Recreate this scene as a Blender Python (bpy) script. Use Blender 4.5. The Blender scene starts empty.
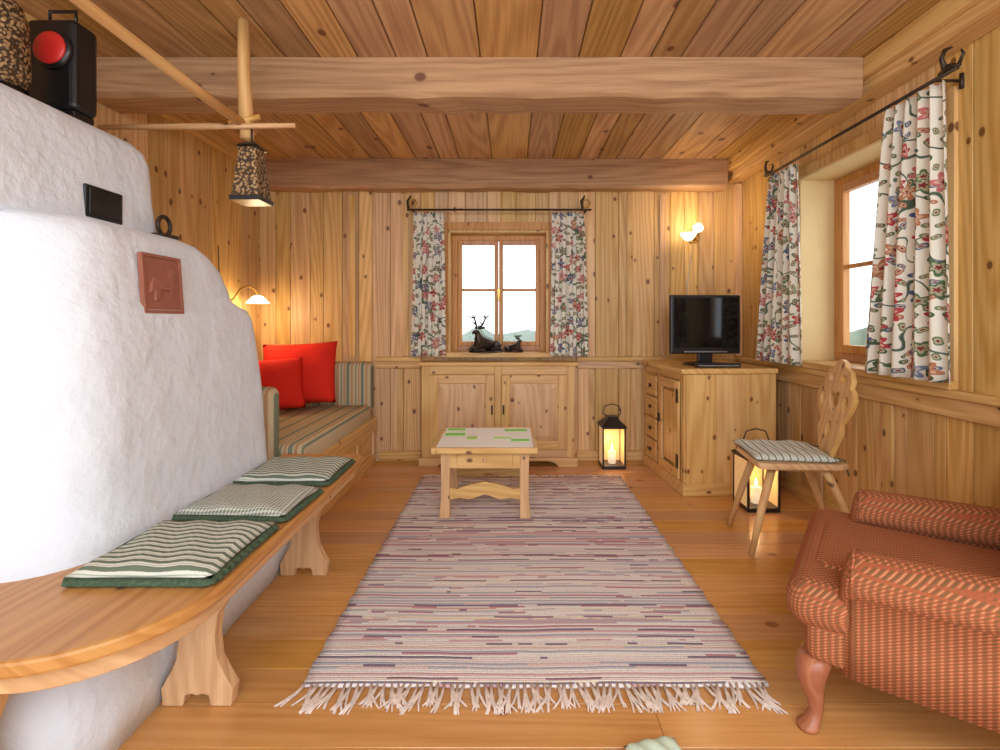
import bpy, bmesh, math, random
from mathutils import Vector, Matrix
random.seed(7)
sc = bpy.context.scene
try:
    sc.view_settings.view_transform = 'Standard'
    sc.view_settings.look = 'None'
    sc.view_settings.exposure = 0.0
except Exception as e:
    print(e)
COL = sc.collection

# ------------------------------------------------------------------ node helper
class NT:
    def __init__(s, name):
        s.mat = bpy.data.materials.new(name); s.mat.use_nodes = True
        s.t = s.mat.node_tree; s.n = s.t.nodes; s.l = s.t.links
        s.bsdf = s.n['Principled BSDF']; s.out = s.n['Material Output']
    def put(s, sock, v):
        if v is None: return
        if hasattr(v, 'links') or isinstance(v, bpy.types.NodeSocket): s.l.new(v, sock)
        else:
            if isinstance(v, (tuple, list)) and len(v) == 3 and sock.type == 'RGBA': v = (*v, 1)
            sock.default_value = v
    def m(s, op, a, b=None, c=None):
        x = s.n.new('ShaderNodeMath'); x.operation = op
        s.put(x.inputs[0], a); s.put(x.inputs[1], b); s.put(x.inputs[2], c)
        return x.outputs[0]
    def xyz(s, x=0, y=0, z=0):
        c = s.n.new('ShaderNodeCombineXYZ')
        s.put(c.inputs[0], x); s.put(c.inputs[1], y); s.put(c.inputs[2], z); return c.outputs[0]
    def sep(s, v):
        c = s.n.new('ShaderNodeSeparateXYZ'); s.put(c.inputs[0], v); return c.outputs
    def obj(s): return s.n.new('ShaderNodeTexCoord').outputs['Object']
    def uv(s): return s.n.new('ShaderNodeTexCoord').outputs['UV']
    def noise(s, v, scale, detail=3, rough=.5, dist=0):
        x = s.n.new('ShaderNodeTexNoise'); s.put(x.inputs['Vector'], v)
        x.inputs['Scale'].default_value = scale; x.inputs['Detail'].default_value = detail
        x.inputs['Roughness'].default_value = rough; x.inputs['Distortion'].default_value = dist
        return x.outputs['Fac']
    def vor(s, v, scale, dim='2D', rnd=1.0):
        x = s.n.new('ShaderNodeTexVoronoi'); x.voronoi_dimensions = dim
        s.put(x.inputs['Vector'], v); x.inputs['Scale'].default_value = scale
        x.inputs['Randomness'].default_value = rnd
        return x.outputs
    def mix(s, f, a, b, mode='MIX'):
        x = s.n.new('ShaderNodeMix'); x.data_type = 'RGBA'; x.blend_type = mode
        s.put(x.inputs[0], f); s.put(x.inputs[6], a); s.put(x.inputs[7], b); return x.outputs[2]
    def ss(s, v, a, b, lo=0, hi=1):
        x = s.n.new('ShaderNodeMapRange'); x.interpolation_type = 'SMOOTHSTEP'
        s.put(x.inputs[0], v); s.put(x.inputs[1], a); s.put(x.inputs[2], b)
        s.put(x.inputs[3], lo); s.put(x.inputs[4], hi); return x.outputs[0]
    def ramp(s, f, stops, interp='LINEAR'):
        x = s.n.new('ShaderNodeValToRGB'); x.color_ramp.interpolation = interp
        e = x.color_ramp.elements
        while len(e) < len(stops): e.new(0.5)
        for i, (p, c) in enumerate(stops):
            e[i].position = p; e[i].color = (*c, 1)
        s.put(x.inputs[0], f); return x.outputs[0]
    def bump(s, h, strength=.3, dist=.01):
        x = s.n.new('ShaderNodeBump'); x.inputs['Strength'].default_value = strength
        x.inputs['Distance'].default_value = dist; s.put(x.inputs['Height'], h)
        s.l.new(x.outputs[0], s.bsdf.inputs['Normal'])
    def set(s, **k):
        for kk, v in k.items(): s.put(s.bsdf.inputs[kk.replace('_', ' ')], v)
        return s.mat

def srgb(r, g, b):
    f = lambda c: (c/255/12.92) if c/255 <= .04045 else ((c/255+.055)/1.055)**2.4
    return (f(r), f(g), f(b))

def wood(name, axis, light, dark, knots=1.0, rough=.45, var=.12, kscale=5.5, spec=.4, kn=(98, 52, 26), ksize=.05, fig=.25):
    t = NT(name)
    x, y, z = t.sep(t.obj())
    if axis == 'z': u = t.m('ADD', x, y); v = z
    elif axis == 'y': u = t.m('ADD', x, z); v = y
    else: u = t.m('ADD', y, z); v = x
    R = t.n.new('ShaderNodeNewGeometry').outputs['Random Per Island']
    u2 = t.m('MULTIPLY_ADD', R, 7.3, u); v2 = t.m('MULTIPLY_ADD', R, 13.1, v)
    # knots
    vo = t.vor(t.xyz(u2, t.m('MULTIPLY', v2, .7)), kscale)
    d = vo['Distance']; cr = t.sep(vo['Color'])
    size = t.m('MULTIPLY_ADD', cr[0], ksize, ksize*.35)
    has = t.m('GREATER_THAN', cr[1], 1-.75*knots)
    size = t.m('MULTIPLY', size, has)
    kmask = t.ss(d, t.m('MULTIPLY', size, .9), t.m('MULTIPLY_ADD', size, 1.3, .012), 1, 0)
    kmask = t.m('MULTIPLY', kmask, has)
    halo = t.m('MULTIPLY', t.ss(d, 0, .16, 1, 0), has)
    g1 = t.noise(t.xyz(u2, t.m('MULTIPLY', v2, .035), t.m('MULTIPLY', R, 5)), 60, 3, .6)
    n2 = t.noise(t.xyz(t.m('MULTIPLY_ADD', halo, .012, u2), t.m('MULTIPLY', v2, .07), t.m('MULTIPLY', R, 9)), 5, 0, .4)
    s = t.m('SINE', t.m('MULTIPLY', n2, 80))
    s = t.m('MULTIPLY_ADD', s, .5, .5)
    f = t.m('ADD', t.m('MULTIPLY', s, fig), t.m('MULTIPLY', g1, 1-fig))
    f = t.ss(f, .22, .72)
    col = t.mix(f, dark, light)
    # slow tonal drift along the boards
    drift = t.noise(t.xyz(t.m('MULTIPLY', u2, 3), t.m('MULTIPLY', v2, .8), R), 1.5, 1)
    col = t.mix(t.m('MULTIPLY', drift, .35), col, tuple(c*.82 for c in dark))
    col = t.mix(t.m('MULTIPLY', halo, .25), col, tuple(c*.7 for c in dark))
    col = t.mix(t.m('MULTIPLY', kmask, .85), col, srgb(*kn))
    h = t.n.new('ShaderNodeHueSaturation')
    R2 = t.m('FRACT', t.m('MULTIPLY', R, 17.37))
    t.put(h.inputs['Value'], t.m('MULTIPLY_ADD', R, var*2, 1.04-var))
    t.put(h.inputs['Hue'], t.m('MULTIPLY_ADD', R2, .014, .495))
    t.put(h.inputs['Saturation'], t.m('MULTIPLY_ADD', R2, .2, .88))
    t.put(h.inputs['Color'], col)
    t.bump(f, .08, .002)
    return t.set(Base_Color=h.outputs[0], Roughness=rough, Specular_IOR_Level=spec)

def plain(name, col, rough=.5, metal=0, noise_amt=.12, nscale=20, bump=.1, spec=.5):
    t = NT(name); o = t.obj()
    n = t.noise(o, nscale, 3)
    c = t.mix(n, tuple(k*(1-noise_amt) for k in col), tuple(min(1, k*(1+noise_amt)) for k in col))
    t.bump(n, bump, .004)
    return t.set(Base_Color=c, Roughness=rough, Metallic=metal, Specular_IOR_Level=spec)

def emit(name, col, strength, base=(1, .9, .7)):
    t = NT(name); n = t.noise(t.obj(), 8, 2)
    c = t.mix(n, tuple(k*.9 for k in col), col)
    return t.set(Base_Color=base, Emission_Color=c, Emission_Strength=strength, Roughness=.4)

W_L, W_D = srgb(224, 184, 126), srgb(194, 146, 88)
M_wallz = wood('pine_panelling_vertical', 'z', W_L, W_D, var=.18)
M_wallx = wood('pine_rail_x', 'x', W_L, W_D, var=.08)
M_wally = wood('pine_rail_y', 'y', W_L, W_D, var=.08)
M_ceil = wood('aged_ceiling_boards', 'y', srgb(204, 160, 106), srgb(166, 120, 72), var=.25, kscale=3.6, rough=.55, knots=.7)
M_beam = wood('aged_beam', 'x', srgb(196, 152, 102), srgb(156, 112, 70), var=.05, knots=.6, rough=.6, kscale=4, fig=.15)
M_floor = wood('larch_floor', 'x', srgb(218, 162, 100), srgb(200, 138, 80), var=.11, knots=.4, rough=.22, spec=.5, kscale=4, kn=(140, 80, 40), fig=.15)
F_L, F_D = srgb(226, 184, 124), srgb(200, 150, 92)
M_fz = wood('furniture_pine_z', 'z', F_L, F_D, var=.05, kscale=7)
M_fx = wood('furniture_pine_x', 'x', F_L, F_D, var=.05, kscale=7)
M_fy = wood('furniture_pine_y', 'y', F_L, F_D, var=.05, kscale=7, rough=.35)
M_bench = wood('bench_wood', 'y', srgb(208, 152, 92), srgb(182, 122, 66), var=.05, knots=.3, rough=.3, kscale=4)
M_win = wood('window_frame_wood', 'z', srgb(208, 150, 88), srgb(184, 120, 62), var=.05, knots=.2)
P_L, P_D = srgb(222, 178, 120), srgb(196, 146, 90)
M_pole = wood('peeled_pole_wood', 'y', P_L, P_D, var=.02, knots=.6)
M_polez = wood('peeled_pole_wood_z', 'z', P_L, P_D, var=.02, knots=.6)
M_polex = wood('peeled_pole_wood_x', 'x', P_L, P_D, var=.02, knots=.6)
M_leg = wood('cabriole_leg_wood', 'z', srgb(190, 122, 76), srgb(158, 88, 50), var=.02, knots=.1, rough=.25)
M_iron = plain('wrought_iron', srgb(70, 58, 48), .5, .7, nscale=60, bump=.3)
M_black = plain('black_plastic', srgb(22, 22, 24), .3, 0, nscale=100, bump=.02)
M_screen = plain('tv_screen', srgb(12, 13, 15), .08, 0, nscale=3, bump=0)
M_silver = plain('silver_trim', srgb(170, 172, 176), .3, .8, nscale=90)
M_bronze = plain('bronze_figurine', srgb(66, 54, 44), .4, .5, .3, 30, .3)
M_red = plain('red_cushion_fabric', srgb(224, 46, 32), .85, 0, .12, 250, .2, .2)
M_terra = plain('terracotta_relief', srgb(154, 96, 76), .8, 0, .2, 40, .5)
M_bulb = emit('lamp_glass_glow', (1, .80, .50), 3.5)
M_candle = emit('candle_glow', (1, .6, .25), 10)
M_brass = plain('brass', srgb(190, 150, 80), .3, .8)

def plaster():
    t = NT('white_lime_plaster'); o = t.obj()
    n1 = t.noise(o, 7, 2, .5); n2 = t.noise(o, 34, 3, .55)
    h = t.m('ADD', t.m('MULTIPLY', n1, 1.2), t.m('MULTIPLY', n2, .4))
    c = t.mix(n1, srgb(218, 226, 236), srgb(230, 236, 243))
    t.bump(h, .55, .02)
    return t.set(Base_Color=c, Roughness=.85, Specular_IOR_Level=.2)
M_plaster = plaster()

def glass():
    t = NT('window_glass')
    tr = t.n.new('ShaderNodeBsdfTransparent'); gl = t.n.new('ShaderNodeBsdfGlossy')
    gl.inputs['Roughness'].default_value = .02
    mx = t.n.new('ShaderNodeMixShader')
    n = t.noise(t.obj(), 3, 1)
    t.put(mx.inputs[0], t.m('MULTIPLY_ADD', n, .02, .04))
    t.l.new(tr.outputs[0], mx.inputs[1]); t.l.new(gl.outputs[0], mx.inputs[2])
    t.l.new(mx.outputs[0], t.out.inputs[0]); return t.mat
M_glass = glass()

def stripes(name, axis, period, stops, rough=.9, weave=300):
    t = NT(name); s = t.sep(t.obj())
    a = s['xyz'.index(axis)]
    f = t.m('FRACT', t.m('ADD', t.m('DIVIDE', a, period), 100))
    c = t.ramp(f, stops, 'CONSTANT')
    n = t.noise(t.obj(), weave, 2)
    c = t.mix(t.m('MULTIPLY', n, .2), c, (.25, .22, .18))
    t.bump(n, .2, .002)
    return t.set(Base_Color=c, Roughness=rough, Specular_IOR_Level=.15)
gd, gw = srgb(104, 120, 102), srgb(222, 224, 212)
M_tick = stripes('green_ticking_fabric', 'y', .026, [(0, gd), (.3, gw), (.48, srgb(160, 170, 152)), (.56, gw), (.84, gd)])
M_tick2 = stripes('chair_pad_fabric', 'x', .032, [(0, srgb(120, 134, 126)), (.25, gw), (.6, srgb(170, 180, 172)), (.7, gw)])
M_ruffle = plain('green_ruffle_fabric', srgb(78, 96, 76), .9, 0, .7, 120, .3, .1)
be, og, te = srgb(208, 190, 154), srgb(192, 148, 106), srgb(128, 140, 118)
sst = [(0, be), (.16, te), (.24, be), (.36, og), (.46, be), (.56, srgb(104, 124, 112)), (.62, te), (.76, be), (.86, og)]
M_sofaY = stripes('sofa_stripe_y', 'y', .15, sst)
M_sofaX = stripes('sofa_stripe_x', 'x', .11, sst)

def gingham():
    t = NT('green_check_fabric'); x, y, z = t.sep(t.obj())
    a = t.m('GREATER_THAN', t.m('FRACT', t.m('ADD', t.m('DIVIDE', x, .012), 50)), .5)
    b = t.m('GREATER_THAN', t.m('FRACT', t.m('ADD', t.m('DIVIDE', y, .012), 50)), .5)
    f = t.m('MULTIPLY', t.m('ADD', a, b), .5)
    c = t.mix(f, srgb(212, 212, 200), srgb(116, 126, 112))
    return t.set(Base_Color=c, Roughness=.9)
M_check = gingham()

def armfab():
    t = NT('armchair_woven_fabric'); x, y, z = t.sep(t.obj())
    k = 2*math.pi/.016
    sx = t.m('SINE', t.m('MULTIPLY', t.m('ADD', x, z), k)); sy = t.m('SINE', t.m('MULTIPLY', t.m('SUBTRACT', y, z), k))
    p = t.m('MULTIPLY', sx, sy)
    f = t.ss(p, .2, .5); g = t.ss(t.m('MULTIPLY', p, -1), .45, .7)
    c = t.mix(f, srgb(172, 98, 66), srgb(122, 96, 62))
    c = t.mix(g, c, srgb(204, 146, 104))
    n = t.noise(t.obj(), 6, 2)
    c = t.mix(t.m('MULTIPLY', n, .25), c, srgb(130, 64, 42))
    t.bump(p, .3, .002)
    return t.set(Base_Color=c, Roughness=.9, Specular_IOR_Level=.15)
M_arm = armfab()

def rugmat():
    t = NT('woven_rag_rug'); x, y, z = t.sep(t.obj())
    yw = t.m('ADD', y, t.m('MULTIPLY', t.noise(t.xyz(x, t.m('MULTIPLY', y, 2), 0), 5, 1), .012))
    row = t.m('FLOOR', t.m('DIVIDE', yw, .0095))
    rowb = t.m('FLOOR', t.m('DIVIDE', yw, .038))
    wn = t.n.new('ShaderNodeTexWhiteNoise'); wn.noise_dimensions = '1D'; t.put(wn.inputs['W'], row)
    wb = t.n.new('ShaderNodeTexWhiteNoise'); wb.noise_dimensions = '1D'; t.put(wb.inputs['W'], rowb)
    dn = t.noise(t.xyz(t.m('MULTIPLY', x, 1.4), t.m('MULTIPLY', row, 3.7), 0), 2.2, 2, .6)
    f = t.m('ADD', t.m('ADD', t.m('MULTIPLY', wn.outputs[0], .8), t.m('MULTIPLY', wb.outputs[0], .2)), t.m('MULTIPLY', t.m('SUBTRACT', dn, .5), .22))
    f = t.m('FRACT', t.m('ADD', f, 1.1))
    c = t.ramp(f, [(0, srgb(238, 232, 228)), (.16, srgb(214, 174, 178)), (.24, srgb(240, 236, 232)),
                   (.38, srgb(190, 134, 144)), (.43, srgb(228, 220, 218)), (.54, srgb(126, 116, 136)),
                   (.59, srgb(234, 226, 222)), (.68, srgb(180, 182, 194)), (.76, srgb(226, 200, 198)), (.85, srgb(150, 114, 130)), (.89, srgb(236, 228, 212)), (.96, srgb(208, 198, 200))], 'CONSTANT')
    fine = t.noise(t.xyz(x, t.m('MULTIPLY', y, .5), 0), 170, 1)
    c = t.mix(t.m('MULTIPLY', t.ss(fine, .4, .7), .22), c, srgb(160, 142, 146))
    hh = t.m('ABSOLUTE', t.m('SINE', t.m('MULTIPLY', yw, math.pi/.0095)))
    t.bump(t.m('ADD', hh, t.m('MULTIPLY', fine, .7)), .5, .004)
    return t.set(Base_Color=c, Roughness=.95, Specular_IOR_Level=.1)
M_rug = rugmat()
M_fringe = plain('rug_fringe_cotton', srgb(224, 204, 192), .95, 0, .4, 60)

def floral():
    t = NT('crewel_floral_curtain'); u, v, w0 = t.sep(t.uv())
    base = srgb(240, 235, 220)
    vn = t.noise(t.xyz(u, v, 0), 5, 1)
    vine = t.ss(t.m('ABSOLUTE', t.m('SUBTRACT', vn, .5)), .007, .014, 1, 0)
    col = t.mix(vine, base, srgb(86, 106, 88))
    def layer(col, off, scale, rad, petals, stops, dens):
        p = t.xyz(t.m('ADD', u, off), v, 0)
        vo = t.vor(p, scale, '2D', .85)
        px, py, pz = t.sep(vo['Position']); qx, qy, qz = t.sep(p)
        ang = t.m('ARCTAN2', t.m('SUBTRACT', qy, py), t.m('SUBTRACT', qx, px))
        cc = t.sep(vo['Color'])
        lob = t.m('COSINE', t.m('ADD', t.m('MULTIPLY', ang, petals), t.m('MULTIPLY', cc[2], 6)))
        r = t.m('MULTIPLY', t.m('MULTIPLY_ADD', lob, .25, .75), t.m('MULTIPLY_ADD', cc[1], rad*.4, rad*.6))
        r = t.m('MULTIPLY', r, t.m('LESS_THAN', t.m('FRACT', t.m('MULTIPLY', cc[2], 7.7)), dens))
        inside = t.m('LESS_THAN', vo['Distance'], r)
        c = t.ramp(cc[0], stops, 'CONSTANT')
        rim = t.m('LESS_THAN', vo['Distance'], t.m('MULTIPLY', r, .62))
        c2 = t.mix(rim, c, t.mix(.5, c, srgb(240, 220, 190)))
        core = t.m('LESS_THAN', vo['Distance'], t.m('MULTIPLY', r, .28))
        c2 = t.mix(core, c2, srgb(140, 60, 60))
        return t.mix(inside, col, c2)
    col = layer(col, 3, 21, .46, 2, [(0, srgb(84, 108, 78)), (.4, srgb(122, 138, 98)), (.72, srgb(92, 112, 132)), (.86, srgb(182, 116, 90))], .75)
    col = layer(col, 0, 9.5, .43, 5, [(0, srgb(186, 74, 76)), (.28, srgb(86, 106, 142)), (.46, srgb(208, 126, 128)), (.66, srgb(96, 122, 88)), (.8, srgb(128, 140, 168)), (.9, srgb(190, 130, 96))], .85)
    t.put(t.bsdf.inputs['Base Color'], col)
    tl = t.n.new('ShaderNodeBsdfTranslucent'); t.put(tl.inputs[0], col)
    mx = t.n.new('ShaderNodeMixShader'); mx.inputs[0].default_value = .18
    t.l.new(t.bsdf.outputs[0], mx.inputs[1]); t.l.new(tl.outputs[0], mx.inputs[2]); t.l.new(mx.outputs[0], t.out.inputs[0])
    t.set(Roughness=.9, Specular_IOR_Level=.15)
    return t.mat
M_floral = floral()

# ------------------------------------------------------------------ mesh helpers
GROUPS = []
def G(name, loc=(0, 0, 0), rot=None, fixed=False):
    e = bpy.data.objects.new(name, None); COL.objects.link(e)
    e.empty_display_size = .1; e.location = loc
    if rot: e.rotation_euler = rot
    if not fixed: GROUPS.append(e)
    return e

def finish(name, bm, mat, parent=None, smooth=False, bevel=0, seg=2, sub=0, autosm=None):
    me = bpy.data.meshes.new(name)
    bmesh.ops.recalc_face_normals(bm, faces=bm.faces[:])
    bm.to_mesh(me); bm.free()
    mats = mat if isinstance(mat, list) else [mat]
    for m_ in mats: me.materials.append(m_)
    if smooth:
        for p in me.polygons: p.use_smooth = True
    o = bpy.data.objects.new(name, me); COL.objects.link(o)
    if parent: o.parent = parent
    if bevel:
        b = o.modifiers.new('bevel', 'BEVEL'); b.width = bevel; b.segments = seg; b.limit_method = 'ANGLE'
        b.angle_limit = math.radians(40)
    if sub:
        s_ = o.modifiers.new('sub', 'SUBSURF'); s_.levels = sub; s_.render_levels = sub
    return o

def addbox(bm, x0, x1, y0, y1, z0, z1, mi=0, M=None):
    vs = []
    for x in (x0, x1):
        for y in (y0, y1):
            for z in (z0, z1):
                p = Vector((x, y, z))
                if M: p = M @ p
                vs.append(bm.verts.new(p))
    for f in [(0, 1, 3, 2), (4, 6, 7, 5), (0, 4, 5, 1), (2, 3, 7, 6), (0, 2, 6, 4), (1, 5, 7, 3)]:
        fc = bm.faces.new([vs[i] for i in f]); fc.material_index = mi

def boxes(name, lst, mat, parent=None, bevel=.003, seg=2, smooth=False, M=None):
    bm = bmesh.new()
    for b in lst: addbox(bm, *b[:6], mi=(b[6] if len(b) > 6 else 0), M=M)
    return finish(name, bm, mat, parent, smooth, bevel, seg)

def box(name, x0, x1, y0, y1, z0, z1, mat, parent=None, bevel=.003, seg=2, smooth=False, M=None):
    return boxes(name, [(x0, x1, y0, y1, z0, z1)], mat, parent, bevel, seg, smooth, M)

def prism(name, pts, plane, t0, t1, mat, parent=None, bevel=.003, bm=None):
    own = bm is None
    if own: bm = bmesh.new()
    def P(a, b, t):
        return {'xz': (a, t, b), 'yz': (t, a, b), 'xy': (a, b, t)}[plane]
    A = [bm.verts.new(P(a, b, t0)) for a, b in pts]; B = [bm.verts.new(P(a, b, t1)) for a, b in pts]
    bm.faces.new(A); bm.faces.new(B[::-1]); n = len(pts)
    for i in range(n): bm.faces.new([A[i], A[(i+1) % n], B[(i+1) % n], B[i]])
    if own: return finish(name, bm, mat, parent, False, bevel)

def loft(name, rings, mat, parent=None, smooth=True, cap=True, sub=0, bm=None, closed=True):
    own = bm is None
    if own: bm = bmesh.new()
    R = [[bm.verts.new(p) for p in r] for r in rings]
    n = len(rings[0])
    for i in range(len(R)-1):
        for j in range(n if closed else n-1):
            bm.faces.new([R[i][j], R[i][(j+1) % n], R[i+1][(j+1) % n], R[i+1][j]])
    if cap:
        bm.faces.new(R[0][::-1]); bm.faces.new(R[-1])
    if own: return finish(name, bm, mat, parent, smooth, 0, 2, sub)

def tube(name, pts, r, mat, parent=None, seg=10, bm=None, closed=False):
    pts = [Vector(p) for p in pts]; n = len(pts)
    rs = r if isinstance(r, (list, tuple)) else [r]*n
    rings = []; up = None
    for i, p in enumerate(pts):
        if closed: t = pts[(i+1) % n]-pts[i-1]
        else: t = pts[min(i+1, n-1)]-pts[max(i-1, 0)]
        t.normalize()
        if up is None:
            up = Vector((0, 0, 1)) if abs(t.z) < .9 else Vector((1, 0, 0))
        a = (up - t*up.dot(t)).normalized(); up = a; b = t.cross(a)
        rings.append([p+(a*math.cos(k*2*math.pi/seg)+b*math.sin(k*2*math.pi/seg))*rs[i] for k in range(seg)])
    if closed: rings.append(rings[0])
    own = bm is None
    if own: bm = bmesh.new()
    loft('', rings, None, bm=bm, cap=not closed)
    if own:
        if closed: bmesh.ops.remove_doubles(bm, verts=bm.verts[:], dist=1e-5)
        return finish(name, bm, mat, parent, True)

def lathe(name, prof, c, mat, parent=None, seg=24, bm=None):
    rings = [[(c[0]+r*math.cos(k*2*math.pi/seg), c[1]+r*math.sin(k*2*math.pi/seg), c[2]+z) for k in range(seg)] for r, z in prof]
    return loft(name, rings, mat, parent, bm=bm)

def pillow(name, w, d, h, mat, parent=None, M=None, n=16, e=2.6, flat=.0):
    bm = bmesh.new(); top = {}; bot = {}
    for i in range(n+1):
        for j in range(n+1):
            u = -1+2*i/n; v = -1+2*j/n
            t = ((1-abs(u)**e)*(1-abs(v)**e))**.45
            x = u*w/2*(1-.05*(1-v*v)); y = v*d/2*(1-.05*(1-u*u))
            wr = .004*math.sin(9*u+4*v)*t
            zt = Vector((x, y, t*h/2+wr)); zb = Vector((x, y, -t*h/2*(1-flat)))
            if M: zt = M @ zt; zb = M @ zb
            edge = i in (0, n) or j in (0, n)
            top[i, j] = bm.verts.new(zt); bot[i, j] = top[i, j] if edge else bm.verts.new(zb)
    for i in range(n):
        for j in range(n):
            bm.faces.new([top[i, j], top[i+1, j], top[i+1, j+1], top[i, j+1]])
            q = [bot[i, j], bot[i, j+1], bot[i+1, j+1], bot[i+1, j]]
            if set(q) != {top[i, j], top[i+1, j], top[i+1, j+1], top[i, j+1]}:
                try: bm.faces.new(q)
                except ValueError: pass
    return finish(name, bm, mat, parent, True)

def TM(loc, rx=0, ry=0, rz=0):
    return Matrix.Translation(loc) @ Matrix.Rotation(rz, 4, 'Z') @ Matrix.Rotation(ry, 4, 'Y') @ Matrix.Rotation(rx, 4, 'X')

def skin(name, verts, edges, radii, mat, parent=None, sub=2):
    me = bpy.data.meshes.new(name); me.from_pydata(verts, edges, []); me.materials.append(mat)
    o = bpy.data.objects.new(name, me); COL.objects.link(o)
    if parent: o.parent = parent
    s_ = o.modifiers.new('skin', 'SKIN'); s_.use_smooth_shade = True
    for i, r in enumerate(radii):
        sv = me.skin_vertices[0].data[i]; sv.radius = (r, r) if not isinstance(r, tuple) else r
    me.skin_vertices[0].data[0].use_root = True
    b = o.modifiers.new('sub', 'SUBSURF'); b.levels = sub; b.render_levels = sub
    return o

def breaks(a, b, wmin, wmax, extra=()):
    out = [a]
    while out[-1] < b-wmin*1.3: out.append(min(b, out[-1]+random.uniform(wmin, wmax)))
    if b-out[-1] > .001:
        if b-out[-1] < wmin*.6: out[-1] = b
        else: out.append(b)
    for e in extra:
        out = [o for o in out if abs(o-e) > wmin*.45 or o in (a, b)]+[e]
    return sorted(set(out))

# ------------------------------------------------------------------ room shell
XL, XR, YB, YF, H = -2.0, 1.82, 3.9, -1.2, 2.35
def panel_wall(name, plane, c, sgn, u0, u1, holes, thick, mat, wmin=.10, wmax=.19):
    bm = bmesh.new(); g = .0018
    def bx(ua, ub, za, zb, da, db):
        p, q = sorted((c+sgn*da, c+sgn*db))
        if plane == 'y': addbox(bm, ua, ub, p, q, za, zb)
        else: addbox(bm, p, q, ua, ub, za, zb)
    ex = [h[0] for h in holes]+[h[1] for h in holes]
    br = breaks(u0, u1, wmin, wmax, ex)
    for a, b in zip(br[:-1], br[1:]):
        segs = [(0, H)]
        for h in holes:
            if a >= h[0]-1e-4 and b <= h[1]+1e-4: segs = [(0, h[2]), (h[3], H)]
        for za, zb in segs: bx(a+g, b-g, za, zb, 0, .018)
    if holes:
        h = holes[0]
        bx(u0, h[0], 0, H, .018, thick); bx(h[1], u1, 0, H, .018, thick)
        bx(h[0], h[1], 0, h[2]-.004, .018, thick); bx(h[0], h[1], h[3]+.002, H, .018, thick)
    else: bx(u0, u1, 0, H, .018, thick)
    return finish(name, bm, mat, None, False, .002, 1)

BW = (-.50, .30, .86, 1.83)
RW = (2.05, 3.08, .86, 2.00)
panel_wall('wall_back', 'y', YB, 1, XL, XR, [BW], .24, M_wallz)
panel_wall('wall_right', 'x', XR, 1, YF, YB+.24, [RW], .30, M_wallz, .12, .2)
panel_wall('wall_left', 'x', XL, -1, YF, YB+.24, [], .2, M_wallz)

bm = bmesh.new(); y = YF
while y < YB:
    y2 = min(YB, y+.145); xs = [XL]+sorted(random.uniform(XL+.5, XR-.5) for _ in range(1))+[XR]
    for a, b in zip(xs[:-1], xs[1:]): addbox(bm, a+.0006, b-.0006, y+.0009, y2-.0009, -.025, 0)
    y = y2
addbox(bm, XL, XR, YF, YB, -.10, -.027)
finish('floor', bm, M_floor, None, False, .0015, 1)
bm = bmesh.new(); br = breaks(XL, XR, .13, .27)
for a, b in zip(br[:-1], br[1:]): addbox(bm, a+.003, b-.003, YF, YB, H, H+.02)
addbox(bm, XL, XR, YF, YB, H+.021, H+.1)
finish('ceiling', bm, M_ceil, None, False, .003, 1)

def beam(name, x0, x1, y0, y1, z0, z1, mat, amp=.008, seed=1):
    rnd = random.Random(seed); n = 26; rings = []
    for i in range(n+1):
        x = x0+(x1-x0)*i/n; r = lambda: rnd.uniform(-amp, amp)
        c = .018
        rings.append([(x, y0+r()*.5, z0+c+r()*.5), (x, y0+c, z0+r()), (x, y1-c, z0+r()), (x, y1, z0+c+r()), (x, y1, z1), (x, y0+r()*.4, z1)])
    return loft(name, rings, mat, None, smooth=False)
beam('ceiling_beam', XL+.002, 1.66, 2.31, 2.52, 2.165, H-.001, M_beam, amp=.006, seed=3)
beam('ceiling_beam.001', XL+.002, 1.66, 3.75, YB-.002, 2.13, H-.001, M_beam, amp=.006, seed=5)
boxes('trim_1', [(1.665, XR-.001, YF, YB-.001, 2.262, H-.001), (1.70, XR-.001, YF, YB-.001, 2.20, 2.262)], M_wally, None, .006)
boxes('trim_2', [(XL+.001, XL+.05, YF, YB-.001, 2.27, H-.001)], M_wally, None, .006)
boxes('trim_3', [(-1.07, -.71, YB-.045, YB-.001, .79, .825), (-1.07, -.71, YB-.022, YB-.001, .73, .79),
                 (.52, XR-.055, YB-.045, YB-.001, .79, .825), (.52, XR-.055, YB-.022, YB-.001, .73, .79)], M_wallx, None, .006)
boxes('trim_4', [(XR-.05, XR-.001, YF, YB-.001, .79, .825), (XR-.024, XR-.001, YF, YB-.001, .71, .79)], M_wally, None, .006)
boxes('baseboard_back', [(-1.05, -.71, YB-.02, YB-.001, .001, .08), (.52, XR-.025, YB-.02, YB-.001, .001, .08)], M_wallx, None, .004)
boxes('baseboard_right', [(XR-.02, XR-.001, YF, YB-.021, .001, .08)], M_wally, None, .004)
boxes('trim_5', [(XR-.018, XR-.001, y, y+.06, .082, .708) for y in (1.15, 1.72, 2.32, 2.85)], M_wallz, None, .004)
boxes('trim_6', [(x, x+.045, YB-.016, YB-.001, .83, 2.11) for x in (-1.28, -.86, .92, 1.18)]+[(x, x+.045, YB-.016, YB-.001, .082, .728) for x in (-.90, .62, .95)]
      + [(XR-.05, XR-.001, YB-.05, YB-.001, .83, 2.19)], M_wallz, None, .004)
boxes('trim_7', [(XR-.016, XR-.001, 3.3, 3.345, .83, 2.19)], M_wallz, None, .004)

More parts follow.
